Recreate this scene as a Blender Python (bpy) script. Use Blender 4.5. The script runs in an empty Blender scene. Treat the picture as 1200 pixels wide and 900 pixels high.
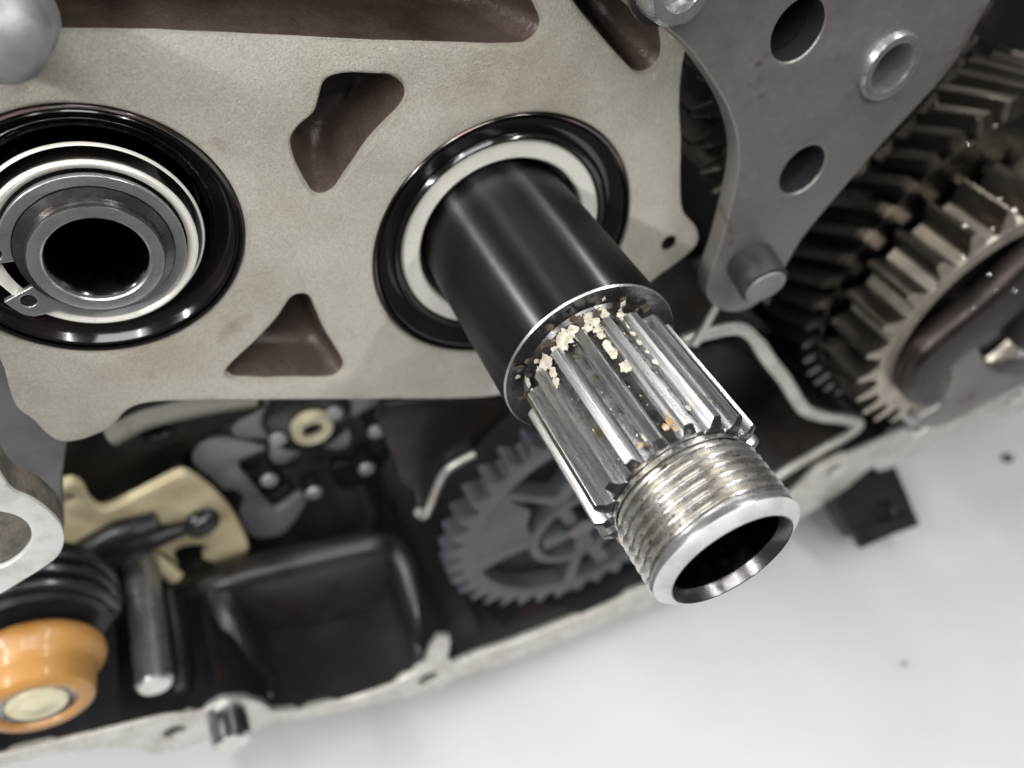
import bpy, bmesh, math, random
from mathutils import Matrix, Vector, Euler, noise
random.seed(7)
scene = bpy.context.scene
COL = scene.collection

# ------------------------------------------------------------------ camera
# All parts are laid out in shaft coordinates (z along the shafts, y up); UPR stands the whole
# place upright so that Blender's Z is up.
UPR = Matrix.Rotation(math.radians(90), 4, 'X')
CAM_POS = Vector((-4.712, 8.678, 10.739))
F_PX = 909.0
CAM_ROT = (Matrix.Rotation(.011, 4, 'Z') @ Matrix.Rotation(-.410, 4, 'Y') @ Matrix.Rotation(-.816, 4, 'X'))
cam_d = bpy.data.cameras.new('camera')
cam = bpy.data.objects.new('camera', cam_d)
COL.objects.link(cam)
cam.matrix_world = UPR @ Matrix.Translation(CAM_POS) @ CAM_ROT
cam_d.sensor_width = 36
cam_d.lens = F_PX / 1200 * 36
cam_d.clip_start = 0.05
cam_d.clip_end = 500
cam_d.dof.use_dof = True
cam_d.dof.focus_distance = 10.9
cam_d.dof.aperture_fstop = (cam_d.lens / 1000) / 0.20
scene.camera = cam

# ------------------------------------------------------------------ world and lamps
world = bpy.data.worlds.new('World')
scene.world = world
world.use_nodes = True
bg = world.node_tree.nodes['Background']
bg.inputs[0].default_value = (0.95, 0.97, 1.0, 1)
bg.inputs[1].default_value = 0.07


def lamp(name, pos, target, sx, sy, power, col=(1, 1, 1), roll=0.0):
    d = bpy.data.lights.new(name, 'AREA')
    d.shape = 'RECTANGLE'
    d.size, d.size_y = sx, sy
    d.energy = power
    d.color = col
    o = bpy.data.objects.new(name, d)
    COL.objects.link(o)
    v = Vector(target) - Vector(pos)
    q = v.to_track_quat('-Z', 'Y').to_matrix().to_4x4()
    o.matrix_world = UPR @ Matrix.Translation(pos) @ q @ Matrix.Rotation(roll, 4, 'Z')
    return o


def azlamp(name, az, dist, z, sx, sy, power, col):
    # a ceiling tube running parallel to the shafts (its long side along z), facing the engine
    a = math.radians(az)
    o = lamp(name, (0, 0, 0), (0, 0, 1), sx, sy, power, col)
    back = Vector((math.cos(a), math.sin(a), 0.0))
    yy = Vector((0, 0, 1))
    xx = yy.cross(back)
    m = Matrix((xx, yy, back)).transposed().to_4x4()
    o.matrix_world = UPR @ Matrix.Translation((dist * math.cos(a), dist * math.sin(a), z)) @ m
    return o


azlamp('tube_lamp_right', 57, 42, 2, 0.8, 96, 31000, (1.0, 0.985, 0.96))
azlamp('tube_lamp_left', 142, 42, 2, 1.6, 96, 46000, (1.0, 0.99, 0.97))
azlamp('small_lamp', 107, 50, 30, 1.2, 40, 5500, (1.0, 0.99, 0.98))

lamp('soft_fill_lamp', (-4, 40, 34), (0, 0, 0), 26, 22, 12500, (1.0, 0.99, 0.975))  # added fill lamp: softens shadows and brightens the splines

vs = scene.view_settings
vs.view_transform = 'Standard'
vs.look = 'None'
vs.exposure = 0.22
vs.gamma = 1.0
vs.use_curve_mapping = False
scene.cycles.use_denoising = True
scene.cycles.max_bounces = 8
scene.cycles.sample_clamp_indirect = 6


# ------------------------------------------------------------------ helpers
def U(x, y, z):
    """the point of the plane at height z seen at photo pixel (x, y)"""
    d = CAM_ROT.to_3x3() @ Vector(((x - 600) / F_PX, -(y - 450) / F_PX, -1))
    t = (z - CAM_POS.z) / d.z
    return CAM_POS + d * t


def UY(x, y, Y):
    d = CAM_ROT.to_3x3() @ Vector(((x - 600) / F_PX, -(y - 450) / F_PX, -1))
    return CAM_POS + d * ((Y - CAM_POS.y) / d.y)


def on_cyl(x, y, r):
    """where the ray through pixel meets the output shaft's cylinder of radius r"""
    d = CAM_ROT.to_3x3() @ Vector(((x - 600) / F_PX, -(y - 450) / F_PX, -1))
    c = CAM_POS
    a = d.x ** 2 + d.y ** 2
    b = 2 * (c.x * d.x + c.y * d.y)
    k = c.x ** 2 + c.y ** 2 - r * r
    disc = b * b - 4 * a * k
    if disc < 0:
        disc = 0
    return c + d * ((-b - math.sqrt(disc)) / (2 * a))


def px(pts, z):
    return [(U(x, y, z).x, U(x, y, z).y) for x, y in pts]


def smooth_poly(pts, n=5, closed=True):
    out = []
    N = len(pts)
    rng = range(N) if closed else range(N - 1)
    for i in rng:
        if closed:
            p0, p1, p2, p3 = pts[i - 1], pts[i], pts[(i + 1) % N], pts[(i + 2) % N]
        else:
            p0, p1, p2, p3 = pts[max(i - 1, 0)], pts[i], pts[i + 1], pts[min(i + 2, N - 1)]
        for k in range(n):
            t = k / n
            out.append(tuple(0.5 * (2 * b + (c - a) * t + (2 * a - 5 * b + 4 * c - d) * t * t + (3 * b - a - 3 * c + d) * t ** 3)
                             for a, b, c, d in zip(p0, p1, p2, p3)))
    if not closed:
        out.append(tuple(pts[-1]))
    return out


def circle(cx, cy, r, n=48):
    return [(cx + r * math.cos(2 * math.pi * k / n), cy + r * math.sin(2 * math.pi * k / n)) for k in range(n)]


def pxcircle(x, y, rpx, z, n=40):
    c = U(x, y, z)
    R = CAM_ROT.to_3x3().transposed() @ (c - CAM_POS)
    return circle(c.x, c.y, rpx * (-R.z) / F_PX, n)


def finish(name, me, mat, parent=None, loc=None, smooth=40):
    """link a mesh given in shaft coordinates; loc is where its origin goes"""
    base = Vector(parent['_b']) if parent is not None else Vector(loc or (0, 0, 0))
    me.transform(Matrix.Translation(-base))
    me.name = name
    if mat is not None:
        me.materials.clear()
        me.materials.append(mat)
    o = bpy.data.objects.new(name, me)
    COL.objects.link(o)
    if parent is not None:
        o.parent = parent
    else:
        o.location = base
    o['_b'] = tuple(base)
    if smooth:
        for p in me.polygons:
            p.use_smooth = True
        me.set_sharp_from_angle(angle=math.radians(smooth))
    me.update()
    return o


def thing(name, label, cat, loc, group=None):
    o = bpy.data.objects.new(name, None)
    COL.objects.link(o)
    o.empty_display_size = 0.5
    o.location = loc
    o['_b'] = tuple(loc)
    o['label'] = label
    o['category'] = cat
    if group:
        o['group'] = group
    return o


def tag(o, label, cat, group=None):
    o['label'] = label
    o['category'] = cat
    if group:
        o['group'] = group
    return o


def plate_mesh(outer, holes, ztop, thick, bevel=0.03, res=2):
    cu = bpy.data.curves.new('c', 'CURVE')
    cu.dimensions = '2D'
    cu.fill_mode = 'BOTH'
    for ring in [outer] + list(holes):
        sp = cu.splines.new('POLY')
        sp.points.add(len(ring) - 1)
        for p, (x, y) in zip(sp.points, ring):
            p.co = (x, y, 0, 1)
        sp.use_cyclic_u = True
    cu.bevel_depth = bevel
    cu.bevel_resolution = res
    cu.offset = -bevel
    cu.extrude = max(thick / 2 - bevel, 0.001)
    o = bpy.data.objects.new('t', cu)
    COL.objects.link(o)
    dg = bpy.context.evaluated_depsgraph_get()
    me = bpy.data.meshes.new_from_object(o.evaluated_get(dg))
    bpy.data.objects.remove(o)
    bpy.data.curves.remove(cu)
    me.transform(Matrix.Translation((0, 0, ztop - thick / 2)))
    return me


def plate(name, outer, holes, ztop, thick, mat, parent=None, bevel=0.03, loc=None, res=2, smooth=40):
    me = plate_mesh(outer, holes, ztop, thick, bevel, res)
    bm = bmesh.new()
    bm.from_mesh(me)
    bmesh.ops.remove_doubles(bm, verts=bm.verts, dist=0.0004)
    bm.to_mesh(me)
    bm.free()
    if parent is None and loc is None:
        loc = (sum(p[0] for p in outer) / len(outer), sum(p[1] for p in outer) / len(outer), ztop - thick)
    return finish(name, me, mat, parent, loc, smooth)


def lathe_mesh(profile, cx, cy, n=96, jitter=0):
    """profile: list of (r, z) revolved about the z axis through (cx, cy)"""
    v, f = [], []
    m = len(profile)
    for k in range(n):
        a = 2 * math.pi * k / n
        for r, z in profile:
            v.append((cx + r * math.cos(a), cy + r * math.sin(a), z))
    for k in range(n):
        k2 = (k + 1) % n
        for j in range(m - 1):
            f.append((k * m + j, k2 * m + j, k2 * m + j + 1, k * m + j + 1))
    me = bpy.data.meshes.new('l')
    me.from_pydata(v, [], f)
    bm = bmesh.new()
    bm.from_mesh(me)
    bmesh.ops.remove_doubles(bm, verts=bm.verts, dist=0.0002)
    bmesh.ops.recalc_face_normals(bm, faces=bm.faces)
    bm.to_mesh(me)
    bm.free()
    return me


def lathe(name, profile, cx, cy, mat, parent=None, n=96, loc=None, smooth=35):
    me = lathe_mesh(profile, cx, cy, n)
    if parent is None and loc is None:
        loc = (cx, cy, min(z for r, z in profile))
    return finish(name, me, mat, parent, loc, smooth)


def loft(name, rings, mat, parent=None, cap=True, loc=None, smooth=60):
    """rings: lists of 3D points, all the same length"""
    v, f = [], []
    n = len(rings[0])
    for r in rings:
        v += [tuple(p) for p in r]
    for i in range(len(rings) - 1):
        for k in range(n):
            k2 = (k + 1) % n
            f.append((i * n + k, i * n + k2, (i + 1) * n + k2, (i + 1) * n + k))
    if cap:
        f.append(tuple((len(rings) - 1) * n + k for k in range(n)))
    me = bpy.data.meshes.new('lo')
    me.from_pydata(v, [], f)
    bm = bmesh.new()
    bm.from_mesh(me)
    bmesh.ops.recalc_face_normals(bm, faces=bm.faces)
    bm.to_mesh(me)
    bm.free()
    return finish(name, me, mat, parent, loc, smooth)


def tube_mesh(path, rad, n=14, cap=True):
    """round tube along 3D points; rad a number or a list"""
    path = [Vector(p) for p in path]
    if not isinstance(rad, (list, tuple)):
        rad = [rad] * len(path)
    v, f = [], []
    up = Vector((0.3, 0.2, 1)).normalized()
    prev = None
    for i, p in enumerate(path):
        t = (path[min(i + 1, len(path) - 1)] - path[max(i - 1, 0)]).normalized()
        if prev is None:
            a = t.cross(up)
            if a.length < 0.1:
                a = t.cross(Vector((1, 0, 0)))
            a.normalize()
        else:
            a = (prev - t * prev.dot(t)).normalized()
        prev = a
        b = t.cross(a)
        for k in range(n):
            c = 2 * math.pi * k / n
            v.append(tuple(p + (a * math.cos(c) + b * math.sin(c)) * rad[i]))
    for i in range(len(path) - 1):
        for k in range(n):
            k2 = (k + 1) % n
            f.append((i * n + k, i * n + k2, (i + 1) * n + k2, (i + 1) * n + k))
    if cap:
        f.append(tuple(range(n - 1, -1, -1)))
        f.append(tuple((len(path) - 1) * n + k for k in range(n)))
    me = bpy.data.meshes.new('t')
    me.from_pydata(v, [], f)
    return me


def tube(name, path, rad, mat, parent=None, n=14, loc=None, smooth=50):
    me = tube_mesh(path, rad, n)
    if parent is None and loc is None:
        loc = tuple(path[-1])
    return finish(name, me, mat, parent, loc, smooth)


def blob(name, pos, r, mat, parent=None, squash=(1, 1, 1), rough=0.35, seed=0, rot=None, sub=3):
    bm = bmesh.new()
    bmesh.ops.create_icosphere(bm, subdivisions=sub, radius=1)
    for v in bm.verts:
        k = 1 + rough * noise.noise(v.co * 1.7 + Vector((seed * 3.1, seed, 0))) * 1.9 + rough * 1.1 * noise.noise(v.co * 4.2 + Vector((seed, 0, seed * 2)))
        v.co = Vector((v.co.x * squash[0], v.co.y * squash[1], v.co.z * squash[2])) * k * r
    if rot is not None:
        bm.transform(rot.to_4x4())
    bm.transform(Matrix.Translation(pos))
    me = bpy.data.meshes.new('b')
    bm.to_mesh(me)
    bm.free()
    return finish(name, me, mat, parent, pos, 60)


# ------------------------------------------------------------------ materials
def mat(name, base, metallic=0.0, rough=0.5, base2=None, nscale=2.0, nlo=0.4, nhi=0.6, ndetail=5,
        bump=0.0, bscale=30.0, bdist=0.02, rvar=0.0, rscale=6.0, bump2=0.0, b2scale=4.0, coat=0.0, spec=0.5,
        stretch=None, aniso=0.0, sub=0.0, coat_rough=0.08, speck=None, speck_scale=12, speck_thr=0.62, speck_soft=0.05, bdetail=4, grain=0.0):
    m = bpy.data.materials.new(name)
    m.use_nodes = True
    nt = m.node_tree
    N, L = nt.nodes, nt.links
    b = N['Principled BSDF']
    b.inputs['Metallic'].default_value = metallic
    b.inputs['Roughness'].default_value = rough
    b.inputs['Coat Weight'].default_value = coat
    b.inputs['Coat Roughness'].default_value = coat_rough
    b.inputs['Specular IOR Level'].default_value = spec
    if sub:
        b.inputs['Subsurface Weight'].default_value = sub
        b.inputs['Subsurface Radius'].default_value = (0.3, 0.2, 0.1)
        b.inputs['Subsurface Scale'].default_value = 0.6
    tc = N.new('ShaderNodeTexCoord')
    mp = N.new('ShaderNodeMapping')
    L.new(tc.outputs['Object'], mp.inputs[0])
    if stretch:
        mp.inputs['Scale'].default_value = stretch
    co = mp.outputs[0]

    def nz(scale, detail=5, rough_=0.6):
        n = N.new('ShaderNodeTexNoise')
        n.inputs['Scale'].default_value = scale
        n.inputs['Detail'].default_value = detail
        n.inputs['Roughness'].default_value = rough_
        L.new(co, n.inputs['Vector'])
        return n

    col = None
    if base2 is not None:
        n = nz(nscale, ndetail)
        mr = N.new('ShaderNodeMapRange')
        mr.inputs[1].default_value = nlo
        mr.inputs[2].default_value = nhi
        mr.interpolation_type = 'SMOOTHSTEP'
        L.new(n.outputs[0], mr.inputs[0])
        mx = N.new('ShaderNodeMix')
        mx.data_type = 'RGBA'
        mx.inputs[6].default_value = (*base, 1)
        mx.inputs[7].default_value = (*base2, 1)
        L.new(mr.outputs[0], mx.inputs[0])
        col = mx.outputs[2]
    if speck is not None:
        n = nz(speck_scale, 3)
        mr = N.new('ShaderNodeMapRange')
        mr.inputs[1].default_value = speck_thr
        mr.inputs[2].default_value = speck_thr + speck_soft
        L.new(n.outputs[0], mr.inputs[0])
        mx = N.new('ShaderNodeMix')
        mx.data_type = 'RGBA'
        mx.inputs[6].default_value = (*base, 1)
        mx.inputs[7].default_value = (*speck, 1)
        if col is not None:
            L.new(col, mx.inputs[6])
        L.new(mr.outputs[0], mx.inputs[0])
        col = mx.outputs[2]
    if grain and col is not None:
        n = nz(26, 3, 0.7)
        mr = N.new('ShaderNodeMapRange')
        mr.inputs[1].default_value = 0.3
        mr.inputs[2].default_value = 0.7
        mr.inputs[3].default_value = 1 - grain
        mr.inputs[4].default_value = 1 + grain
        L.new(n.outputs[0], mr.inputs[0])
        vm = N.new('ShaderNodeVectorMath')
        vm.operation = 'SCALE'
        L.new(col, vm.inputs[0])
        L.new(mr.outputs[0], vm.inputs['Scale'])
        col = vm.outputs[0]
    if col is not None:
        L.new(col, b.inputs['Base Color'])
    else:
        b.inputs['Base Color'].default_value = (*base, 1)
    if rvar:
        n = nz(rscale, 6)
        mr = N.new('ShaderNodeMapRange')
        mr.inputs[1].default_value = 0.3
        mr.inputs[2].default_value = 0.7
        mr.inputs[3].default_value = max(0.02, rough - rvar)
        mr.inputs[4].default_value = min(1, rough + rvar)
        L.new(n.outputs[0], mr.inputs[0])
        L.new(mr.outputs[0], b.inputs['Roughness'])
    if aniso:
        b.inputs['Anisotropic'].default_value = aniso
        b.inputs['Anisotropic Rotation'].default_value = 0.25
        tg = N.new('ShaderNodeTangent')
        tg.direction_type = 'RADIAL'
        tg.axis = 'Z'
        L.new(tg.outputs[0], b.inputs['Tangent'])
    last = None
    for st, sc, di in ((bump2, b2scale, 0.05), (bump, bscale, bdist)):
        if st:
            n = nz(sc, bdetail if sc == bscale else 4, 0.75 if bdetail > 4 else 0.6)
            bp = N.new('ShaderNodeBump')
            bp.inputs['Strength'].default_value = st
            bp.inputs['Distance'].default_value = di
            L.new(n.outputs[0], bp.inputs['Height'])
            if last is not None:
                L.new(last, bp.inputs['Normal'])
            last = bp.outputs[0]
    if last is not None:
        L.new(last, b.inputs['Normal'])
    return m


M_CAST = mat('sand_cast_aluminium', (0.58, 0.555, 0.495), 0.5, 0.42, (0.42, 0.38, 0.31), 0.42, 0.40, 0.78,
             bump=1.0, bscale=27, bdist=0.075, bdetail=9, rvar=0.22, rscale=42, bump2=0.25, b2scale=2.2, speck=(0.36, 0.28, 0.20), speck_scale=1.1, speck_thr=0.62, speck_soft=0.22, grain=0.17)
M_POCKET = mat('dark_brown_casting', (0.090, 0.068, 0.056), 0.25, 0.36, (0.040, 0.028, 0.022), 0.7, 0.3, 0.75,
               bump=0.5, bscale=14, bdist=0.03, rvar=0.12, bump2=0.2, b2scale=3, grain=0.25)  # pocket insides, a darker brown than the plate
M_GREYCAST = mat('grey_cast_aluminium', (0.22, 0.215, 0.22), 0.4, 0.45, (0.15, 0.145, 0.15), 1.2, 0.35, 0.7,
                 bump=0.4, bscale=20, bdist=0.02, rvar=0.1)
M_BOSS = mat('smooth_cast_boss', (0.34, 0.345, 0.36), 0.5, 0.5, (0.22, 0.22, 0.23), 1.2, 0.35, 0.7, bump=0.25, bscale=14, bdist=0.02)
M_RIM = mat('machined_rim', (0.64, 0.63, 0.60), 0.6, 0.33, (0.48, 0.46, 0.42), 1.2, 0.35, 0.7,
            bump=0.15, bscale=9, bdist=0.02, rvar=0.1)
M_CASE = mat('oily_shaded_interior', (0.0045, 0.0045, 0.006), 0.0, 0.5, (0.014, 0.010, 0.008), 0.5, 0.45, 0.75,
             bump=0.25, bscale=6, bdist=0.04, spec=0.25)  # near-black base puts the deep cavity's shade into the colour
M_CASE2 = mat('brown_case_wall', (0.015, 0.013, 0.013), 0.2, 0.36, (0.024, 0.018, 0.014), 0.7, 0.4, 0.7,
              bump=0.25, bscale=6, bdist=0.03, rvar=0.1, rscale=2, spec=0.35)
M_RIB = mat('oily_lit_rib', (0.034, 0.031, 0.030), 0.3, 0.33, (0.022, 0.017, 0.014), 0.6, 0.42, 0.7,
            bump=0.25, bscale=6, bdist=0.03, rvar=0.1, rscale=2)  # lighter copy of the case casting; lit ribs put into the colour
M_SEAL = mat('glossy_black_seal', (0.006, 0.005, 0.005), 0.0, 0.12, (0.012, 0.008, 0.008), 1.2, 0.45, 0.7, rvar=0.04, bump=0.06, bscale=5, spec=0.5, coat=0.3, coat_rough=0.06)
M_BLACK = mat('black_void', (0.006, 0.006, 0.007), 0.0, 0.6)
M_POLISH = mat('polished_steel', (0.078, 0.074, 0.078), 1.0, 0.30, (0.064, 0.058, 0.061), 0.5, 0.35, 0.8, rvar=0.02, rscale=5,
               bump=0.02, bscale=9, bdist=0.01, aniso=1.0)
M_RACE = mat('dark_polished_race', (0.10, 0.09, 0.09), 1.0, 0.16, (0.16, 0.11, 0.11), 1.5, 0.45, 0.7, rvar=0.05, bump=0.06, bscale=6)
M_RACE2 = mat('blackened_race_edge', (0.22, 0.22, 0.225), 1.0, 0.24, rvar=0.08)
M_WHITE = mat('satin_bright_race', (0.80, 0.78, 0.72), 0.35, 0.34, (0.72, 0.68, 0.58), 1.5, 0.5, 0.8, rvar=0.08, bump=0.08, bscale=20, bdist=0.01)
M_MACH = mat('machined_steel', (0.68, 0.68, 0.69), 1.0, 0.27, (0.64, 0.64, 0.64), 2.2, 0.4, 0.7, rvar=0.07, rscale=9,
             bump=0.012, bscale=18, bdist=0.002, stretch=(2, 2, 0.15))
M_GROOVE = mat('oily_spline_floor', (0.30, 0.30, 0.31), 1.0, 0.26, (0.22, 0.19, 0.11), 1.6, 0.55, 0.68, rvar=0.08,
               bump=0.3, bscale=12, bdist=0.012, speck=(0.80, 0.78, 0.70), speck_scale=15, speck_thr=0.69)
M_THREAD = mat('worn_thread_steel', (0.64, 0.63, 0.61), 0.97, 0.27, (0.46, 0.42, 0.36), 3.0, 0.45, 0.7, rvar=0.10, rscale=12,
               bump=0.05, bscale=24, bdist=0.006, speck=(0.24, 0.19, 0.14), speck_scale=14, speck_thr=0.66)
M_VALLEY = mat('brown_thread_deposit', (0.33, 0.31, 0.28), 0.85, 0.36, (0.46, 0.44, 0.41), 4, 0.4, 0.65, bump=0.3, bscale=26, bdist=0.01,
               speck=(0.08, 0.06, 0.04), speck_scale=9, speck_thr=0.6)
M_GLINT = mat('oil_glint_mirror', (0.85, 0.83, 0.78), 1.0, 0.12)  # mirror-bright metal standing in for glints on oil drops
M_FACE = mat('turned_end_face', (0.76, 0.76, 0.75), 0.55, 0.42, (0.6, 0.6, 0.6), 3, 0.4, 0.6, rvar=0.08, bump=0.12, bscale=30, bdist=0.01)
M_BORE = mat('dark_bore', (0.10, 0.095, 0.095), 1.0, 0.18, rvar=0.06)
M_TUBE = mat('grey_turned_steel', (0.44, 0.44, 0.445), 0.85, 0.30, (0.36, 0.355, 0.355), 2, 0.4, 0.7, rvar=0.06, bump=0.1, bscale=20, bdist=0.01)
M_DARKST = mat('dark_steel', (0.13, 0.125, 0.125), 0.9, 0.26, (0.09, 0.08, 0.075), 1.5, 0.4, 0.7, rvar=0.08, bump=0.1, bscale=10)
M_OILED = mat('brown_oiled_steel', (0.04, 0.030, 0.027), 0.6, 0.36, (0.020, 0.017, 0.014), 1.5, 0.4, 0.7, rvar=0.08, bump=0.1, bscale=8)
M_ARM = mat('grey_plate_steel', (0.25, 0.238, 0.23), 0.7, 0.42, (0.20, 0.187, 0.18), 0.5, 0.4, 0.75, rvar=0.08, bump=0.12, bscale=25, bdist=0.01,
            speck=(0.17, 0.14, 0.13), speck_scale=0.9, speck_thr=0.64)
M_GEAR = mat('oily_gear_steel', (0.135, 0.120, 0.106), 0.9, 0.30, (0.085, 0.070, 0.054), 0.6, 0.35, 0.75, rvar=0.04, bump=0.04, bscale=5, bdist=0.01)
M_GEARF = mat('bright_gear_flank', (0.62, 0.57, 0.50), 0.8, 0.36, (0.46, 0.41, 0.35), 1.2, 0.4, 0.65, rvar=0.08, bump=0.12, bscale=10)
M_REAR = mat('dark_gear_steel', (0.06, 0.052, 0.046), 1.0, 0.28, (0.07, 0.06, 0.05), 1.2, 0.4, 0.65, rvar=0.08, bump=0.12, bscale=8, bdist=0.02)
M_PLASTIC = mat('blue_grey_plastic', (0.058, 0.062, 0.071), 0.0, 0.40, (0.044, 0.048, 0.056), 1.0, 0.4, 0.7, bump=0.06, bscale=14)
M_STAMP = mat('stamped_grey_plate', (0.30, 0.305, 0.315), 0.4, 0.42, (0.23, 0.235, 0.245), 1.0, 0.4, 0.7, bump=0.06, bscale=14)
M_BLK = mat('black_plastic', (0.012, 0.012, 0.0135), 0.0, 0.36, (0.019, 0.019, 0.021), 2.0, 0.4, 0.7, rvar=0.08, bump=0.12, bscale=12)
M_BLKS = mat('black_oiled_steel', (0.07, 0.07, 0.075), 0.7, 0.25, rvar=0.06, bump=0.1, bscale=8)
M_MATTE = mat('matte_black_pin', (0.014, 0.014, 0.015), 0.0, 0.55, (0.024, 0.023, 0.023), 2.0, spec=0.35)
M_CREAM = mat('cream_plastic', (0.78, 0.69, 0.46), 0.0, 0.42, (0.66, 0.55, 0.33), 0.8, 0.4, 0.7, bump=0.08, bscale=8, sub=0.05)
M_ORANGE = mat('amber_plastic', (0.44, 0.225, 0.065), 0.0, 0.42, (0.35, 0.165, 0.042), 0.8, 0.4, 0.7, bump=0.06, bscale=6, sub=0.1, coat=0.2)
M_CREAMD = mat('pale_insert', (0.70, 0.66, 0.46), 0.1, 0.35, (0.58, 0.52, 0.34), 2.0, 0.4, 0.7, bump=0.1, bscale=8)
M_STEELP = mat('bright_pin_steel', (0.55, 0.55, 0.56), 1.0, 0.22, rvar=0.07, bump=0.1, bscale=10)
M_STAKE = mat('pin_end', (0.40, 0.41, 0.43), 0.5, 0.38)
M_GASKET = mat('scraped_gasket_face', (0.72, 0.72, 0.70), 0.35, 0.36, (0.60, 0.59, 0.56), 2.5, 0.4, 0.65, rvar=0.1,
               bump=0.2, bscale=10, bdist=0.02, speck=(0.33, 0.30, 0.27), speck_scale=5, speck_thr=0.66)
M_PITTED = mat('pitted_casting', (0.17, 0.15, 0.13), 0.25, 0.5, (0.10, 0.09, 0.08), 3.0, 0.4, 0.6, bump=0.7, bscale=9, bdist=0.05)
M_RESID = mat('dried_sealant', (0.46, 0.435, 0.375), 0.0, 0.6, (0.34, 0.31, 0.25), 9, 0.4, 0.6, bump=0.5, bscale=18, bdist=0.02)
M_GRIME = mat('brown_grime', (0.10, 0.065, 0.04), 0.0, 0.35, (0.03, 0.025, 0.02), 7, 0.4, 0.6, bump=0.5, bscale=16, bdist=0.03, coat=0.4)
M_AMBER = mat('dried_amber_grease', (0.34, 0.21, 0.09), 0.0, 0.35, (0.38, 0.31, 0.20), 9, 0.4, 0.6, bump=0.4, bscale=15, coat=0.5)
M_TABLE = mat('white_paper_surface', (0.585, 0.58, 0.586), 0.0, 0.6, (0.53, 0.52, 0.528), 0.06, 0.35, 0.65, bump=0.08, bscale=2.5, bdist=0.05)
M_CRUMB = mat('dark_crumb', (0.06, 0.055, 0.05), 0.0, 0.5)

# ------------------------------------------------------------------ setting
TY = -20.3
bm = bmesh.new()
NX, NZ = 60, 60
gv = [[bm.verts.new((-90 + 240 * i / NX, TY + 0.55 * noise.noise(Vector(((-90 + 240 * i / NX) * 0.07, 0, (-110 + 126 * j / NZ) * 0.07))),
                     -110 + 126 * j / NZ)) for j in range(NZ + 1)] for i in range(NX + 1)]
for i in range(NX):
    for j in range(NZ):
        bm.faces.new((gv[i][j], gv[i][j + 1], gv[i + 1][j + 1], gv[i + 1][j]))
me = bpy.data.meshes.new('table')
bm.to_mesh(me)
bm.free()
tb = finish('table_surface', me, M_TABLE, None, (0, TY, 0), 60)
tb['kind'] = 'structure'

# ------------------------------------------------------------------ crankcase
case = thing('engine_case', 'open engine case with thin bright machined rim and oily dark interior, above the white surface', 'engine case', (2, -17, -9))
RZ = 0.0
low = [(-90, 905), (0, 898), (63, 884), (127, 876), (156, 877), (180, 884), (211, 880), (238, 868), (262, 864), (295, 858), (320, 849), (367, 842),
       (413, 833), (453, 823), (483, 817), (517, 808), (533, 797), (560, 787), (591, 779), (649, 758), (711, 732), (756, 716),
       (810, 694), (870, 650), (915, 622), (960, 594), (992, 573), (1015, 553), (1050, 529), (1075, 508)]
upp = [(1062, 502), (1048, 507), (1020, 522), (985, 536), (958, 550), (936, 574), (900, 600), (850, 640), (800, 672), (738, 696), (711, 711), (667, 728), (600, 754), (560, 767),
       (535, 777), (524, 773), (528, 757), (527, 747), (514, 747), (505, 760), (497, 780), (477, 793), (460, 803), (433, 813), (400, 823), (350, 833), (320, 835),
       (308, 826), (287, 819), (262, 821), (248, 829), (236, 835), (190, 841), (139, 853), (84, 866), (0, 886), (-90, 893)]
holes = [pxcircle(205, 858, 13, RZ, 24), pxcircle(502, 796, 13, RZ, 24), pxcircle(977, 552, 10, RZ, 24)]
rimp = px(low + upp, RZ)
plate('machined_rim', rimp, holes, RZ, 0.22, M_RIM, case, bevel=0.04)
plate('rim_wall', rimp, holes, RZ - 0.22, 5.5, M_CASE2, case, bevel=0.02)
# inner skin of the lower wall: sloping, oily
inner = [(-90, 893), (0, 886), (84, 866), (139, 853), (190, 841), (236, 835), (270, 822), (320, 836), (350, 833), (400, 823), (460, 803), (497, 782), (535, 778),
         (600, 755), (667, 729), (738, 697), (800, 673), (850, 641), (900, 601), (940, 572), (985, 537), (1048, 508)]
pin = smooth_poly(px(inner, RZ), 3, closed=False)
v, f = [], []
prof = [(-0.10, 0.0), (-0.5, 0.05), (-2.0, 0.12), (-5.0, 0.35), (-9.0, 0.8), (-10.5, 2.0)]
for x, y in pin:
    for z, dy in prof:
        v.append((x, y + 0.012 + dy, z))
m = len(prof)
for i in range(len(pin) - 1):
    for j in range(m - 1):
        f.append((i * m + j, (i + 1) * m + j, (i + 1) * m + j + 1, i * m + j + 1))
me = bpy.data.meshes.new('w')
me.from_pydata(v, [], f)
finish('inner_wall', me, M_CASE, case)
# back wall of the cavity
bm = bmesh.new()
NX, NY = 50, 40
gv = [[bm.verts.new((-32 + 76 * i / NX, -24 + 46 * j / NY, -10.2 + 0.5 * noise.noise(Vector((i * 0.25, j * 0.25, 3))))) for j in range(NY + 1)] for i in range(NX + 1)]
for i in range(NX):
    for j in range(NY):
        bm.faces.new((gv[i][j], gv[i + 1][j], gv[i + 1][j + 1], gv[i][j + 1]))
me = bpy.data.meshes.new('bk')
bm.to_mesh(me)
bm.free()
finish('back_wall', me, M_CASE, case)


def zrib(name, pts, ztop, depth, m, parent, bevel=0.1):
    return plate(name, smooth_poly(px(pts, ztop), 3), [], ztop, depth, m, parent, bevel=0.04)


# partition ribs of the sump (run back along the shafts' direction)
zrib('partition_rib', [(500, 772), (510, 756), (518, 748), (527, 752), (524, 770), (530, 776), (515, 782)], -0.12, 4.6, M_RIB, case, 0.12)


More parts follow.
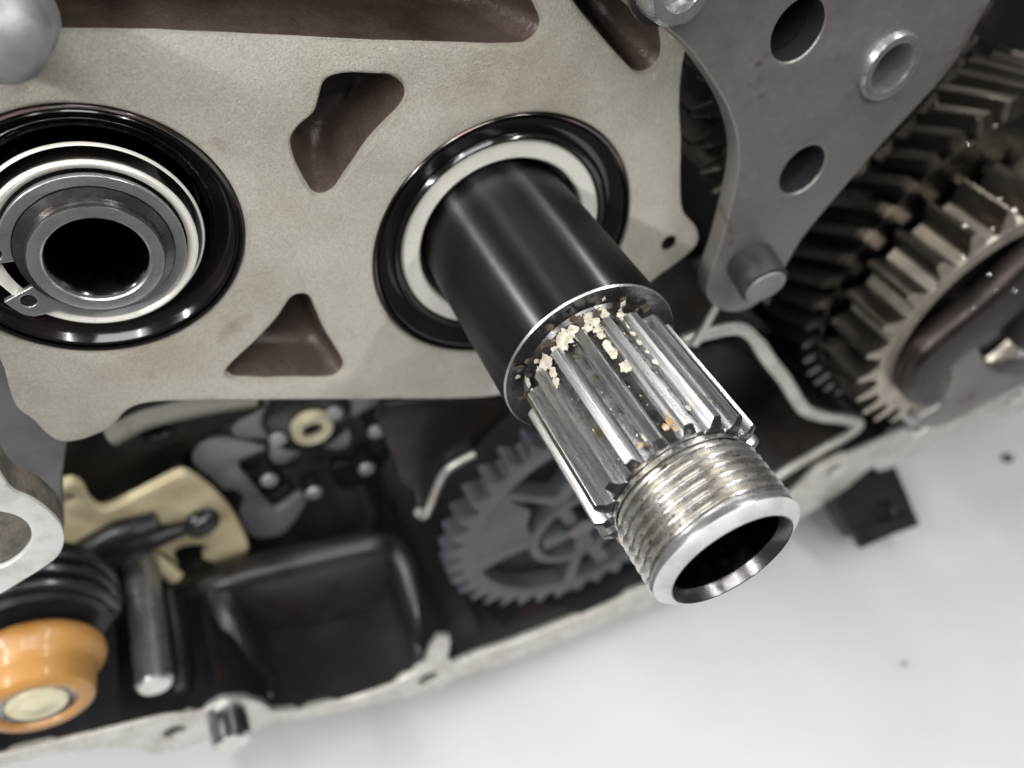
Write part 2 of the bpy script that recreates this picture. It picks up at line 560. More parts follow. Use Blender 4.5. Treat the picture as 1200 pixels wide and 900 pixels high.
def cast_ridge(pts, w, m, n=4):
    # upright cast wall with a rounded crest, following a path and running down into the floor
    path = [Vector(p) for p in smooth_poly([tuple(U(x, y, z)) for x, y, z in pts], n, closed=False)]
    rings = []
    for i, p in enumerate(path):
        t = path[min(i + 1, len(path) - 1)] - path[max(i - 1, 0)]
        sd = t.cross(Vector((0, 1, 0)))
        sd.normalize()
        k = w[0] + (w[1] - w[0]) * i / (len(path) - 1)
        dp_ = -(0.35 + 2.65 * min(1.0, max(0.0, (-p.z - 0.6) / 2.4)))
        rings.append([p + sd * (k * a) + Vector((0, max(h * k / 0.4, dp_) if h > -1 else dp_, 0)) for a, h in
                      ((-1.9, -3.0), (-1.35, -0.75), (-1.1, -0.28), (-0.8, -0.06), (0, 0.03), (0.8, -0.06), (1.1, -0.28), (1.35, -0.75), (1.9, -3.0))])
    return loft('partition_rib', rings, m, case, cap=True, smooth=70)


cast_ridge([(205, 686, -4.0), (262, 668, -3.7), (330, 652, -3.6), (400, 637, -3.6), (440, 630, -3.55), (460, 634, -3.4), (472, 652, -2.95), (482, 682, -2.2), (496, 722, -1.15), (512, 758, -0.3)],
           (0.5, 0.30), M_RIB)
cast_ridge([(248, 676, -3.7), (262, 720, -2.6), (276, 768, -1.6), (286, 808, -0.75), (290, 824, -0.45)], (0.52, 0.34), M_RIB)
cast_ridge([(192, 690, -3.4), (204, 760, -1.7), (210, 812, -0.6)], (0.3, 0.25), M_CASE2)
# inner casting web on the right: a thin bright S-shaped wall
web_c = [(800, 404), (835, 393), (870, 388), (888, 402), (903, 424), (922, 448), (934, 468), (946, 483), (968, 490), (992, 493), (1008, 499),
         (1000, 510), (975, 524), (950, 539), (925, 553), (895, 574), (850, 604)]
wc = smooth_poly(px(web_c, -0.3), 4, closed=False)
L_, R_ = [], []
for i, (x, y) in enumerate(wc):
    a = Vector(wc[max(i - 1, 0)])
    b = Vector(wc[min(i + 1, len(wc) - 1)])
    t = (b - a).normalized()
    n = Vector((-t.y, t.x)) * (0.20 if i > 12 else 0.16)
    L_.append((x + n.x, y + n.y))
    R_.append((x - n.x, y - n.y))
plate('web_edge', L_ + R_[::-1], [], -0.3, 0.2, M_RIM, case, bevel=0.06)
plate('web_wall', L_ + R_[::-1], [], -0.5, 4.4, M_CASE2, case, bevel=0.02)
plate('web_floor', px([(795, 410), (870, 395), (925, 455), (965, 497), (1005, 503), (925, 550), (840, 600), (700, 560), (690, 480)], -3.0), [], -3.0, 0.5, M_CASE2, case, bevel=0.1)
# outer flange on the right
fl = [(1024, 549), (1030, 538), (1056, 522), (1090, 501), (1118, 484), (1150, 462), (1200, 436), (1290, 398), (1300, 444), (1215, 480), (1160, 490), (1120, 505), (1080, 528), (1046, 549), (1030, 554)]
plate('outer_flange', px(fl, -0.2), [pxcircle(1188, 467, 11, -0.2, 20)], -0.2, 0.35, M_RIM, case, bevel=0.10)
# dowel standing on the rim
dw = U(266, 836, 0.0)
dp = thing('dowel_pin', 'short bright steel dowel pin standing on the thin rim at the lower left', 'dowel pin', (dw.x, dw.y, -0.4))
lathe('pin_body', [(0.02, 0.90), (0.48, 0.90), (0.54, 0.83), (0.54, -0.4)], dw.x, dw.y, M_STEELP, dp, n=40)
lathe('pin_end', [(0.001, 0.925), (0.46, 0.925), (0.475, 0.905)], dw.x, dw.y, M_GASKET, dp, n=40)

# ------------------------------------------------------------------ bearing plate (sand cast)
bp = thing('bearing_plate', 'large beige sand-cast bearing plate with two round bores and cast pockets', 'bearing plate', (0, 0, -1.4))
C1 = (0.0, 0.0)
C2 = (-6.494, 1.901)
outl = [(-260, 430), (-120, 420), (-30, 405), (0, 424), (10, 455), (20, 480), (40, 495), (54, 510), (70, 519), (92, 518), (118, 509), (134, 500),
        (150, 482), (178, 473), (240, 471), (340, 470), (460, 469), (545, 468), (596, 462), (650, 440), (700, 395), (762, 333),
        (790, 312), (812, 294), (820, 281), (817, 267), (806, 255), (800, 240), (799, 205), (800, 165), (798, 120), (802, 75), (812, 30), (820, -20), (830, -90),
        (600, -130), (300, -150), (60, -160), (-200, -120), (-420, 120), (-400, 380)]
pA = [(-40, -70), (200, -85), (450, -80), (590, -60), (614, -25), (632, 10), (638, 30), (625, 48), (600, 54), (480, 52), (300, 44), (150, 38), (60, 36), (20, 20), (-20, -30)]
pB = [(640, -75), (655, -35), (672, 0), (702, 38), (732, 72), (750, 88), (766, 84), (777, 68), (779, 42), (768, 8), (752, -35), (735, -75), (690, -90)]
pC = [(374, 118), (380, 98), (392, 90), (412, 87), (436, 88), (458, 89), (473, 97), (478, 108), (473, 123), (453, 147), (431, 171), (409, 201), (394, 224), (380, 232),
      (368, 230), (356, 213), (344, 187), (341, 165), (352, 148), (368, 134)]
pD = [(265, 437), (275, 424), (300, 401), (326, 373), (340, 352), (352, 346), (364, 350), (372, 366), (383, 391), (402, 422), (405, 434), (398, 443),
      (380, 447), (311, 447), (279, 447), (268, 443)]
pockets = []
for q, dep, ins in ((pA, 1.5, 0.80), (pB, 1.5, 0.7), (pC, 1.15, 0.45), (pD, 1.0, 0.45)):
    ring = smooth_poly(px(q, 0), 4)
    pockets.append((ring, dep, ins))
bolt_hole = circle(U(785, 286, 0).x, U(785, 286, 0).y, 0.17, 20)
plate('plate_body', smooth_poly(px(outl, 0), 3), [circle(*C1, 2.58, 96), circle(*C2, 2.083, 96), bolt_hole] + [p[0] for p in pockets], 0.0, 1.4, M_CAST, bp,
      bevel=0.08, res=4)


def inset_ring(ring, d):
    n = len(ring)
    area = sum(ring[i][0] * ring[(i + 1) % n][1] - ring[(i + 1) % n][0] * ring[i][1] for i in range(n))
    s = 1 if area > 0 else -1
    cx = sum(p[0] for p in ring) / n
    cy = sum(p[1] for p in ring) / n
    R0 = sum(math.hypot(p[0] - cx, p[1] - cy) for p in ring) / n
    k = max(0.12, 1 - d / R0)
    out = []
    for x, y in ring:
        out.append((cx + (x - cx) * k, cy + (y - cy) * k))
    return out


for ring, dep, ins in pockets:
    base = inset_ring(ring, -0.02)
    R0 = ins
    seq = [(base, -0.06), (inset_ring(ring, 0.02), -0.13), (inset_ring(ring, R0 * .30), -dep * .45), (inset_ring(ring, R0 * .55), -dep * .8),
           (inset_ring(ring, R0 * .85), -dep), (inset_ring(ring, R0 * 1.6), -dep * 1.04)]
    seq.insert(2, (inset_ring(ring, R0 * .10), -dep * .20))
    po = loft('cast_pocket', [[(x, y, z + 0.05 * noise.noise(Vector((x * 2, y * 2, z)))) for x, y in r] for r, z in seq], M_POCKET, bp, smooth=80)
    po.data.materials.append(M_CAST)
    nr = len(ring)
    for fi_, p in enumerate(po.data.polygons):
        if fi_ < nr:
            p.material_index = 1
# step of the plate on the lower left
st = [(-200, 420), (0, 410), (30, 440), (60, 500), (80, 515), (74, 560), (76, 620), (60, 660), (-60, 700), (-200, 700)]
plate('lower_step', px(st, -0.8), [], -0.8, 2.0, M_GREYCAST, bp, bevel=0.12)
bh = U(785, 286, 0)
lathe('bolt_hole_shade', [(0.168, -0.05), (0.165, -1.35), (0.001, -1.35)], bh.x, bh.y, M_BLACK, bp, n=20)  # black lining stands in for the shade inside the hole
# raised boss top left
bz = U(-2, 58, 0.9)
lathe('round_boss', [(0.001, 0.98), (0.18, 0.97), (0.34, 0.90), (0.45, 0.76), (0.50, 0.55), (0.52, 0.3), (0.55, 0.10), (0.60, -0.02), (0.62, -0.1)], bz.x, bz.y, M_BOSS, bp, n=64)

# ------------------------------------------------------------------ bearings
def ring_profile(*p):
    return list(p)


br = thing('ball_bearing', 'polished ball bearing round the protruding splined shaft, bright inner ring', 'bearing', (0, 0, -1.3), 'ball bearings seated in the cast plate')
lathe('outer_race', [(2.575, -1.3), (2.575, -0.09), (2.54, -0.06), (2.50, -0.08), (2.48, -0.14)], 0, 0, M_RACE, br, n=128)
lathe('seal', [(2.48, -0.14), (2.46, -0.15), (2.44, -0.11), (2.40, -0.10), (2.20, -0.17), (2.15, -0.21), (2.13, -0.18), (2.09, -0.15), (2.05, -0.17), (2.02, -0.24), (2.005, -0.6), (2.0, -1.3)], 0, 0, M_SEAL, br, n=128)
lathe('inner_race', [(1.985, -1.2), (1.985, -0.30), (1.95, -0.26), (1.68, -0.26), (1.64, -0.29), (1.62, -0.9)], 0, 0, M_WHITE, br, n=128)
lathe('shaft_sleeve', [(1.62, -0.9), (1.62, -0.5), (1.56, -0.45), (1.54, -0.45), (1.50, -0.48), (1.50, -0.9)], 0, 0, M_RACE, br, n=96)

bl = thing('ball_bearing', 'dark ball bearing seated in the left bore round the hollow shaft', 'bearing', (*C2, -1.3), 'ball bearings seated in the cast plate')
lathe('outer_race', [(2.078, -1.3), (2.078, -0.10), (2.04, -0.07), (2.00, -0.09), (1.985, -0.15)], *C2, M_RACE, bl, n=128)
lathe('seal', [(1.985, -0.15), (1.96, -0.16), (1.93, -0.14), (1.80, -0.26), (1.67, -0.46), (1.645, -0.50), (1.60, -0.50), (1.57, -0.52), (1.54, -0.60), (1.53, -1.3)], *C2, M_SEAL, bl, n=128)
lathe('race_lip', [(1.645, -0.6), (1.635, -0.465), (1.605, -0.43), (1.575, -0.47), (1.565, -0.7)], *C2, M_RACE2, bl, n=128)
lathe('inner_race', [(1.50, -1.1), (1.495, -0.18)], *C2, M_RACE, bl, n=128)
lathe('race_edge', [(1.495, -0.18), (1.48, -0.15), (1.46, -0.14), (1.45, -0.15), (1.445, -0.18), (1.42, -0.6)], *C2, M_WHITE, bl, n=128)

# ------------------------------------------------------------------ hollow shaft on the left + snap ring
hs = thing('hollow_shaft', 'grey hollow shaft end with turned face in the left bore', 'shaft', (*C2, -2))
lathe('shaft_tube', [(1.02, -1.5), (1.02, 0.16), (1.02, 0.19), (0.90, 0.24), (0.885, 0.28), (0.885, 0.35), (0.86, 0.40)], *C2, M_DARKST, hs)
lathe('end_face', [(0.86, 0.40), (0.845, 0.405), (0.70, 0.405), (0.675, 0.385), (0.665, 0.33)], *C2, M_TUBE, hs)
lathe('bore_wall', [(0.665, 0.33), (0.61, 0.25), (0.60, -2.0), (0.001, -2.0)], *C2, M_BORE, hs)
lathe('thrust_collar', [(1.375, -0.5), (1.37, 0.06)], *C2, M_RACE, hs)
lathe('collar_lip', [(1.37, 0.06), (1.36, 0.095), (1.335, 0.115), (1.31, 0.11), (1.22, 0.02)], *C2, M_WHITE, hs)
lathe('collar_bore', [(1.22, 0.02), (1.215, -0.5)], *C2, M_RACE, hs)
sr = thing('snap_ring', 'grey snap ring with two holed lugs clipped round the hollow shaft', 'snap ring', (*C2, 0.1))
l1 = U(10, 297, 0.16)
l2 = U(41, 347, 0.16)
a1 = math.atan2(l1.y - C2[1], l1.x - C2[0])
a2 = math.atan2(l2.y - C2[1], l2.x - C2[0])
if a2 < a1:
    a2 += 2 * math.pi
outer_, inner_ = [], []
N = 80
g = 0.10
s0, s1 = a2 - 0.13, a1 + 2 * math.pi + 0.13
for k in range(N + 1):
    a = s0 + (s1 - s0) * k / N
    w = 1.19
    for la, sg in ((s0, 1), (s1, -1)):
        dd = abs(a - la)
        w = max(w, 1.19 + 0.30 * max(0, 1 - (max(0, dd - 0.20) / 0.22) ** 2) if dd < 0.42 else 1.19)
    outer_.append((C2[0] + w * math.cos(a), C2[1] + w * math.sin(a)))
    inner_.append((C2[0] + 1.03 * math.cos(a), C2[1] + 1.03 * math.sin(a)))


def lughole(a):
    return circle(C2[0] + 1.25 * math.cos(a), C2[1] + 1.25 * math.sin(a), 0.105, 20)


plate('ring_band', outer_ + inner_[::-1], [lughole(s0 + 0.13), lughole(s1 - 0.13)], 0.17, 0.10, M_TUBE, sr, bevel=0.015)
for la in (s0 + 0.13, s1 - 0.13):
    lathe('hole_shade_disc', [(0.098, 0.155), (0.096, 0.115), (0.001, 0.112)], C2[0] + 1.25 * math.cos(la), C2[1] + 1.25 * math.sin(la), M_BLACK, sr, n=20)  # black cup added as the shade in each lug hole

# ------------------------------------------------------------------ output shaft
osft = thing('output_shaft', 'polished splined output shaft with threaded hollow end sticking out toward the viewer', 'shaft', (0, 0, -2))
SH = 3.285
lathe('journal', [(1.5, -2), (1.5, SH - 0.035)], 0, 0, M_POLISH, osft, n=160)
lathe('shoulder', [(1.5, SH - 0.035), (1.486, SH - 0.008), (1.478, SH)], 0, 0, M_TUBE, osft, n=160)
lathe('shoulder_face', [(1.478, SH), (1.43, SH - 0.01), (1.16, SH - 0.04), (1.10, SH + 0.02), (1.08, SH + 0.15), (1.08, SH + 0.3)], 0, 0, M_DARKST, osft, n=160)
S0, S1 = 3.60, 5.90
lathe('spline_core', [(1.08, SH + 0.25), (1.09, S0 + 0.1), (1.09, S1 - 0.03), (1.05, S1 - 0.0), (1.02, S1)], 0, 0, M_GROOVE, osft, n=160)
NT = 18
# one tooth, pointing along +x
half = math.pi / NT


def tooth_mesh(r0, r1, w0, w1, z0, z1, cham_a, cham_b, nz=1, twist=0.0, bev=0.0):
    """tooth with trapezoid section; half widths w0 at the root and w1 at the crest; chamfered ends"""
    secs = [(z0, 0.30), (z0 + cham_a, 1.0)]
    for k in range(1, nz):
        secs.append((z0 + cham_a + (z1 - cham_b - z0 - cham_a) * k / nz, 1.0))
    secs += [(z1 - cham_b, 1.0), (z1, 0.45)]
    v, f = [], []
    for z, h in secs:
        rr = r0 + (r1 - r0) * h
        wc_ = w0 + (w1 - w0) * h
        b = min(bev, wc_ * .6)
        sec = [(r0 - 0.06, -w0 * 1.05), (r0 + (rr - r0) * 0.15, -w0), (rr - b, -wc_), (rr, -wc_ + b), (rr, wc_ - b), (rr - b, wc_), (r0 + (rr - r0) * 0.15, w0), (r0 - 0.06, w0 * 1.05)]
        a = twist * (z - z0)
        for x, y in sec:
            v.append((x * math.cos(a) - y * math.sin(a), x * math.sin(a) + y * math.cos(a), z))
    n = 8
    for i in range(len(secs) - 1):
        for k in range(n):
            k2 = (k + 1) % n
            f.append((i * n + k, i * n + k2, (i + 1) * n + k2, (i + 1) * n + k))
    f.append(tuple(range(n - 1, -1, -1)))
    f.append(tuple((len(secs) - 1) * n + k for k in range(n)))
    me = bpy.data.meshes.new('tooth')
    me.from_pydata(v, [], f)
    bm = bmesh.new()
    bm.from_mesh(me)
    bmesh.ops.recalc_face_normals(bm, faces=bm.faces)
    bm.to_mesh(me)
    bm.free()
    return me


def ring_of_teeth(parent, centre, mesh, n, matl, name='tooth', a0=0.0, smooth=35, facemat=None):
    mesh.materials.append(matl)
    if facemat is not None:
        mesh.materials.append(facemat)
        for p in mesh.polygons:
            if p.normal.z > 0.6:
                p.material_index = 1
    for p in mesh.polygons:
        p.use_smooth = True
    mesh.set_sharp_from_angle(angle=math.radians(smooth))
    b = Vector(parent['_b'])
    first = None
    for k in range(n):
        o = bpy.data.objects.new(name, mesh)
        o.parent = parent
        o.location = (centre[0] - b.x, centre[1] - b.y, -b.z)
        o.rotation_euler = (0, 0, a0 + 2 * math.pi * k / n)
        COL.objects.link(o)


TOOTH_A0 = math.radians(114)
ring_of_teeth(osft, (0, 0), tooth_mesh(1.09, 1.30, 0.118, 0.064, S0, S1, 0.07, 0.06, nz=4, bev=0.012), NT, M_MACH, 'spline_tooth', TOOTH_A0, facemat=M_DARKST)
# threaded end: a real helix
v, f = [], []
NTH, pitch = 120, 0.150
Z0, Z1 = 5.98, 6.94
sub = 8
rows = int((Z1 - Z0) / pitch * sub)
prof_t = [0, .05, .32, .72, 1.0, 1.0, .66, .2]
for j in range(rows + 1):
    z = Z0 + (Z1 - Z0) * j / rows
    for k in range(NTH):
        a = 2 * math.pi * k / NTH
        ph = ((z / pitch) - k / NTH) % 1.0
        q = ph * sub
        i0 = int(q) % sub
        h = prof_t[i0] * (1 - (q - int(q))) + prof_t[(i0 + 1) % sub] * (q - int(q))
        fade = min(1, max(0, (z - Z0 - 0.02) / 0.08))
        r = 1.008 + 0.097 * h * fade
        r += 0.0015 * noise.noise(Vector((math.cos(a) * 6, math.sin(a) * 6, z * 18)))
        v.append((r * math.cos(a), r * math.sin(a), z))
for j in range(rows):
    for k in range(NTH):
        k2 = (k + 1) % NTH
        f.append((j * NTH + k, j * NTH + k2, (j + 1) * NTH + k2, (j + 1) * NTH + k))
me = bpy.data.meshes.new('th')
me.from_pydata(v, [], f)
tho = finish('thread', me, M_THREAD, osft, None, 50)
me.materials.append(M_VALLEY)
for p in me.polygons:
    c_ = p.center
    if math.hypot(c_.x, c_.y) < 1.008 + 0.097 * 0.36:
        p.material_index = 1
lathe('thread_relief', [(1.02, S1 - 0.01), (1.045, S1 + 0.01), (1.05, Z0 - 0.005), (1.034, Z0 + 0.005)], 0, 0, M_THREAD, osft, n=120)
lathe('end_land', [(1.00, Z1 - 0.03), (1.055, Z1 - 0.025), (1.07, Z1), (1.085, Z1 + 0.09), (1.085, Z1 + 0.105)], 0, 0, M_TUBE, osft, n=120)
lathe('end_chamfer', [(1.085, Z1 + 0.105), (1.074, Z1 + 0.118), (0.915, 7.160), (0.895, 7.166)], 0, 0, M_FACE, osft, n=120)
lathe('bore_edge', [(0.895, 7.166), (0.875, 7.160), (0.80, 7.03), (0.795, 7.0)], 0, 0, M_DARKST, osft, n=120)
lathe('bore_wall', [(0.795, 7.0), (0.79, 6.9), (0.79, 4.0), (0.001, 4.0)], 0, 0, M_BORE, osft, n=96)

# residue between shoulder and splines
res_pts = [(640, 425, 11, 0), (653, 412, 9, 0), (662, 396, 12, 0), (672, 388, 9, 0), (693, 374, 11, 0), (688, 384, 7, 0), (706, 366, 9, 0), (731, 371, 10, 0), (738, 380, 7, 0),
           (632, 438, 8, 0), (648, 436, 7, 0), (618, 447, 7, 0), (624, 460, 6, 0), (704, 393, 6, 0), (712, 405, 7, 0), (718, 413, 8, 0), (733, 430, 8, 0), (738, 424, 5, 0),
           (700, 386, 6, 0), (651, 448, 6, 0), (749, 401, 4, 0), (768, 424, 4, 0), (758, 412, 3, 0), (742, 391, 4, 0), (811, 470, 5, 0), (806, 478, 4, 0), (660, 404, 9, 0),
           (786, 494, 8, 1), (780, 500, 6, 1), (792, 502, 6, 1), (783, 488, 4, 1), (757, 512, 5, 0), (714, 560, 5, 1), (750, 522, 5, 1), (831, 470, 5, 1), (822, 460, 4, 1)]
for i, (x, y, r, kind) in enumerate(res_pts):
    p = on_cyl(x, y, 1.19 if y > 385 else 1.16)
    if p.z < SH + 0.02:
        p.z = SH + 0.02
    a = math.atan2(p.y, p.x)
    rr = r / 76.0 * 0.62
    rot = Matrix.Rotation(a, 3, 'Z')
    blob('residue_flake', p, rr * (0.75 if kind else 1.05), M_AMBER if kind else M_RESID, osft, squash=(0.16, 1.0, 1.3), rough=0.42, seed=i * 1.37, rot=rot)
for i in range(26):
    a = math.radians(20 + 170 * random.random())
    r = 1.12 + 0.20 * random.random()
    zz = SH + 0.03 + (0.18 * random.random() if r < 1.3 else 0)
    blob('grime_crumb', (r * math.cos(a), r * math.sin(a), zz), 0.02 + 0.035 * random.random(), M_GRIME if i % 5 else M_RESID, osft,
         squash=(1.5, 1.3, 0.28), rough=0.4, seed=50 + i, sub=3, rot=Matrix.Rotation(a, 3, 'Z'))
for i in range(70):
    a = TOOTH_A0 + half + 2 * half * random.randint(-5, 4) + random.uniform(-.05, .05)
    blob('grime_crumb', (1.10 * math.cos(a), 1.10 * math.sin(a), S0 + 2.2 * random.random() ** 1.2), 0.006 + 0.010 * random.random(), M_RESID, osft,
         squash=(0.6, 1, 1.2), rough=0.6, seed=120 + i, sub=1, rot=Matrix.Rotation(a, 3, 'Z'))

# ------------------------------------------------------------------ grey support plate top right
AZ = 0.9
arm = thing('support_plate', 'smooth grey steel plate with three round holes above the gears', 'plate', (7, 3, AZ - 0.4))
arml = [(640, -90), (700, -30), (730, 2), (755, 19), (776, 31), (804, 54), (831, 89), (852, 124), (864, 160), (866, 195), (858, 237), (845, 287), (832, 325),
        (830, 347), (842, 362), (866, 366), (893, 352), (918, 318), (941, 279), (983, 228), (1034, 169), (1089, 110), (1123, 68), (1152, 18), (1168, -10), (1200, -70), (1230, -150), (900, -200), (650, -160)]
ah = [pxcircle(936, 36, 37, AZ, 48), pxcircle(941, 200, 31, AZ, 48), pxcircle(1042, 78, 33, AZ, 48)]
plate('plate_body', smooth_poly(px(arml, AZ), 3), ah, AZ, 0.42, M_ARM, arm, bevel=0.05)
b0 = U(1041, 77, AZ)
lathe('bushing', [(0.62, AZ - 0.3), (0.62, AZ + 0.05), (0.58, AZ + 0.12), (0.52, AZ + 0.14), (0.45, AZ + 0.12), (0.43, AZ + 0.04), (0.43, AZ - 0.9)], b0.x, b0.y, M_TUBE, arm, n=64)
for hx, hy, hr in ((936, 36, 37), (941, 200, 31), (1042, 78, 30)):
    c = U(hx, hy, AZ)
    k = hr / F_PX * ((CAM_ROT.to_3x3().transposed() @ (c - CAM_POS)).z * -1)
    lathe('hole_shade_lining', [(k - 0.004, AZ - 0.03), (k - 0.006, AZ - 0.424)], c.x, c.y, M_BLKS, arm, n=48) if hr != 30 else None  # dark lining put in so the hole's inside looks shaded
    lathe('hole_shade_cup', [(k + 0.12, AZ - 0.425), (k + 0.02, AZ - 0.425), (k + 0.02, AZ - 1.9), (0.001, AZ - 1.9)], c.x, c.y, M_BLK, arm, n=40)  # closed dark cup added below the hole in place of shade
bz2 = U(798, -12, AZ + 0.4)
bt = thing('bolt', 'round socket bolt head at the top edge of the grey plate', 'bolt', (bz2.x, bz2.y, AZ))
lathe('bolt_head', [(0.001, AZ + 0.20), (0.26, AZ + 0.20), (0.28, AZ + 0.40), (0.30, AZ + 0.44), (0.46, AZ + 0.44), (0.52, AZ + 0.38), (0.53, AZ + 0.02)], bz2.x, bz2.y, M_TUBE, bt, n=48)
lathe('washer', [(0.3, AZ + 0.05), (0.62, AZ + 0.05), (0.63, AZ + 0.002)], bz2.x, bz2.y, M_DARKST, bt, n=48)
pn0 = U(884, 322, AZ)
pinT = thing('stop_pin', 'dark round pin with grey flat end on the lower tip of the grey plate', 'pin', (pn0.x, pn0.y, AZ))
d_ = (U(897, 336, AZ + 0.75) - U(878, 305, AZ + 0.05))
q0 = U(878, 305, AZ + 0.05)
path = [q0, q0 + d_ * .5, q0 + d_ * .93, q0 + d_]
tube('pin_body', path, [0.50, 0.50, 0.50, 0.44], M_MATTE, pinT, n=40)
tube('pin_end', [q0 + d_ * 0.99, q0 + d_ * 1.04, q0 + d_ * 1.05], [0.43, 0.42, 0.38], M_GREYCAST, pinT, n=40)
tag(tube('thin_rod', [U(842, 352, 0.4), U(828, 378, 0.2), U(814, 402, 0.0)], 0.11, M_RIM, None, n=12),
    'thin bright rod below the lower tip of the grey plate', 'rod')

# ------------------------------------------------------------------ gears
GX, GY = 14.65, -5.15
FX, FY = 14.05, -5.65
fg = thing('front_gear', 'large oily spur gear with bright tooth ends at the right edge', 'gear', (FX, FY, -0.5))
R1, NZ1, z1a, z1b = 4.15, 26, -0.45, 1.15
lathe('gear_body', [(1.0, z1a), (R1 - 0.66, z1a), (R1 - 0.64, z1a + 0.02), (R1 - 0.64, z1b - 0.04), (R1 - 0.68, z1b), (R1 - 1.15, z1b), (R1 - 1.2, z1b - 0.05), (R1 - 1.25, z1b - 0.2)],
      FX, FY, M_GEARF, fg, n=120)
lathe('gear_web', [(R1 - 1.25, z1b - 0.2), (R1 - 1.3, z1b - 0.55), (1.6, z1b - 0.55), (0.001, z1b - 0.5)], FX, FY, M_OILED, fg, n=100)
lathe('gear_axle', [(0.001, 1.42), (1.0, 1.42), (1.12, 1.36), (1.15, 1.2), (1.15, -0.4)], FX, FY, M_OILED, fg, n=64)
ring_of_teeth(fg, (FX, FY), tooth_mesh(R1 - 0.68, R1, 0.27, 0.09, z1a + 0.004, z1b - 0.004, 0.05, 0.06, nz=1, bev=0.05), NZ1, M_GEAR, 'tooth', math.radians(180), facemat=M_GEARF)
rg = thing('rear_gear', 'dark fine-toothed helical gear behind the large spur gear', 'gear', (GX, GY, -3.2))
R2, NZ2, z2a, z2b = 5.32, 42, -2.7, -0.62
lathe('gear_body', [(1.0, z2a), (R2 - 0.6, z2a), (R2 - 0.56, z2a + 0.03), (R2 - 0.56, z2b - 0.03), (R2 - 0.60, z2b), (1.0, z2b)], GX, GY, M_REAR, rg, n=120)
ring_of_teeth(rg, (GX, GY), tooth_mesh(R2 - 0.58, R2, 0.19, 0.13, z2a + 0.004, z2b - 0.004, 0.05, 0.05, nz=4, bev=0.03, twist=math.radians(-5.5)), NZ2, M_GEAR, 'tooth', math.radians(148))
# a third, smaller pinion of the same stack further back
tg = thing('back_gear', 'blackened gear deepest in the stack below the grey plate', 'gear', (GX, GY, -5.4))
lathe('gear_body', [(1.0, -4.9), (4.7, -4.9), (4.72, -4.87), (4.72, -3.0), (1.0, -2.98)], GX, GY, M_REAR, tg, n=100)
ring_of_teeth(tg, (GX, GY), tooth_mesh(4.70, 5.15, 0.27, 0.11, -4.89, -3.01, 0.05, 0.05, nz=1, bev=0.03), 38, M_REAR, 'tooth', math.radians(120))
# pinion seen between the bearing plate and the grey plate
pg = thing('small_gear', 'dark gear with pointed teeth between the beige plate and the grey plate', 'gear', (8.14, 1.76, -2.6))
lathe('gear_body', [(0.6, -2.5), (3.15, -2.5), (3.15, -1.05), (3.1, -1.02), (0.6, -1.02)], 8.14, 1.76, M_REAR, pg, n=100)
ring_of_teeth(pg, (8.14, 1.76), tooth_mesh(3.12, 3.76, 0.27, 0.08, -2.49, -1.0, 0.08, 0.15, nz=1, bev=0.03), 30, M_GEAR, 'tooth', math.radians(-172))

# shift hub lying over the front gear (right edge)
hub = thing('gear_carrier', 'dark oily cast bar and grey lug lying over the large spur gear', 'carrier', (GX, GY, 1.2))
bar = [(1066, 448), (1078, 424), (1112, 392), (1154, 358), (1200, 316), (1250, 270), (1310, 212), (1340, 240), (1260, 320), (1200, 368), (1160, 400), (1120, 432), (1104, 470), (1082, 482), (1062, 466)]
plate('cast_bar', smooth_poly(px(bar, 1.75), 3), [], 1.75, 0.75, M_OILED, hub, bevel=0.30, res=5)
lug = [(1112, 412), (1140, 398), (1150, 412), (1160, 430), (1182, 436), (1215, 436), (1290, 420), (1290, 432), (1210, 450), (1165, 470), (1120, 494), (1090, 504), (1078, 492), (1104, 476), (1118, 446)]
plate('grey_lug', smooth_poly(px(lug, 1.55), 3), [], 1.55, 0.8, M_ARM, hub, bevel=0.14, res=3)
cc = U(1252, 380, 2.2)
lathe('hub_cylinder', [(0.001, 2.1), (0.9, 2.1), (1.2, 2.0), (1.28, 1.8), (1.3, 1.0)], cc.x, cc.y, M_OILED, hub, n=64)
for i, (x, y, r) in enumerate([(1131, 265, 5), (1129, 301, 6), (1098, 335, 6), (1069, 369, 4), (1164, 268, 5), (1173, 232, 4), (1190, 246, 8), (1160, 322, 3), (1168, 340, 3), (1189, 341, 4), (1143, 360, 3),
                               (1166, 148, 4), (1137, 168, 4), (1147, 140, 4)]):
    blob('oil_glint', U(x, y, 1.9 if y > 315 and x > 1139 else (1.2 if y > 200 else -0.4)), r * 0.012, M_GLINT, fg, squash=(1.3, 0.8, 0.6), rough=0.2, seed=i, sub=2)  # bright blobs placed as the glints of oil drops
cr = U(1085, 440, 1.8)
blob('pale_blob', U(1078, 452, 1.62), 0.25, M_GEARF, hub, squash=(1.3, .7, .35), rough=0.25, seed=3)  # pale metal blob at the end of the bar

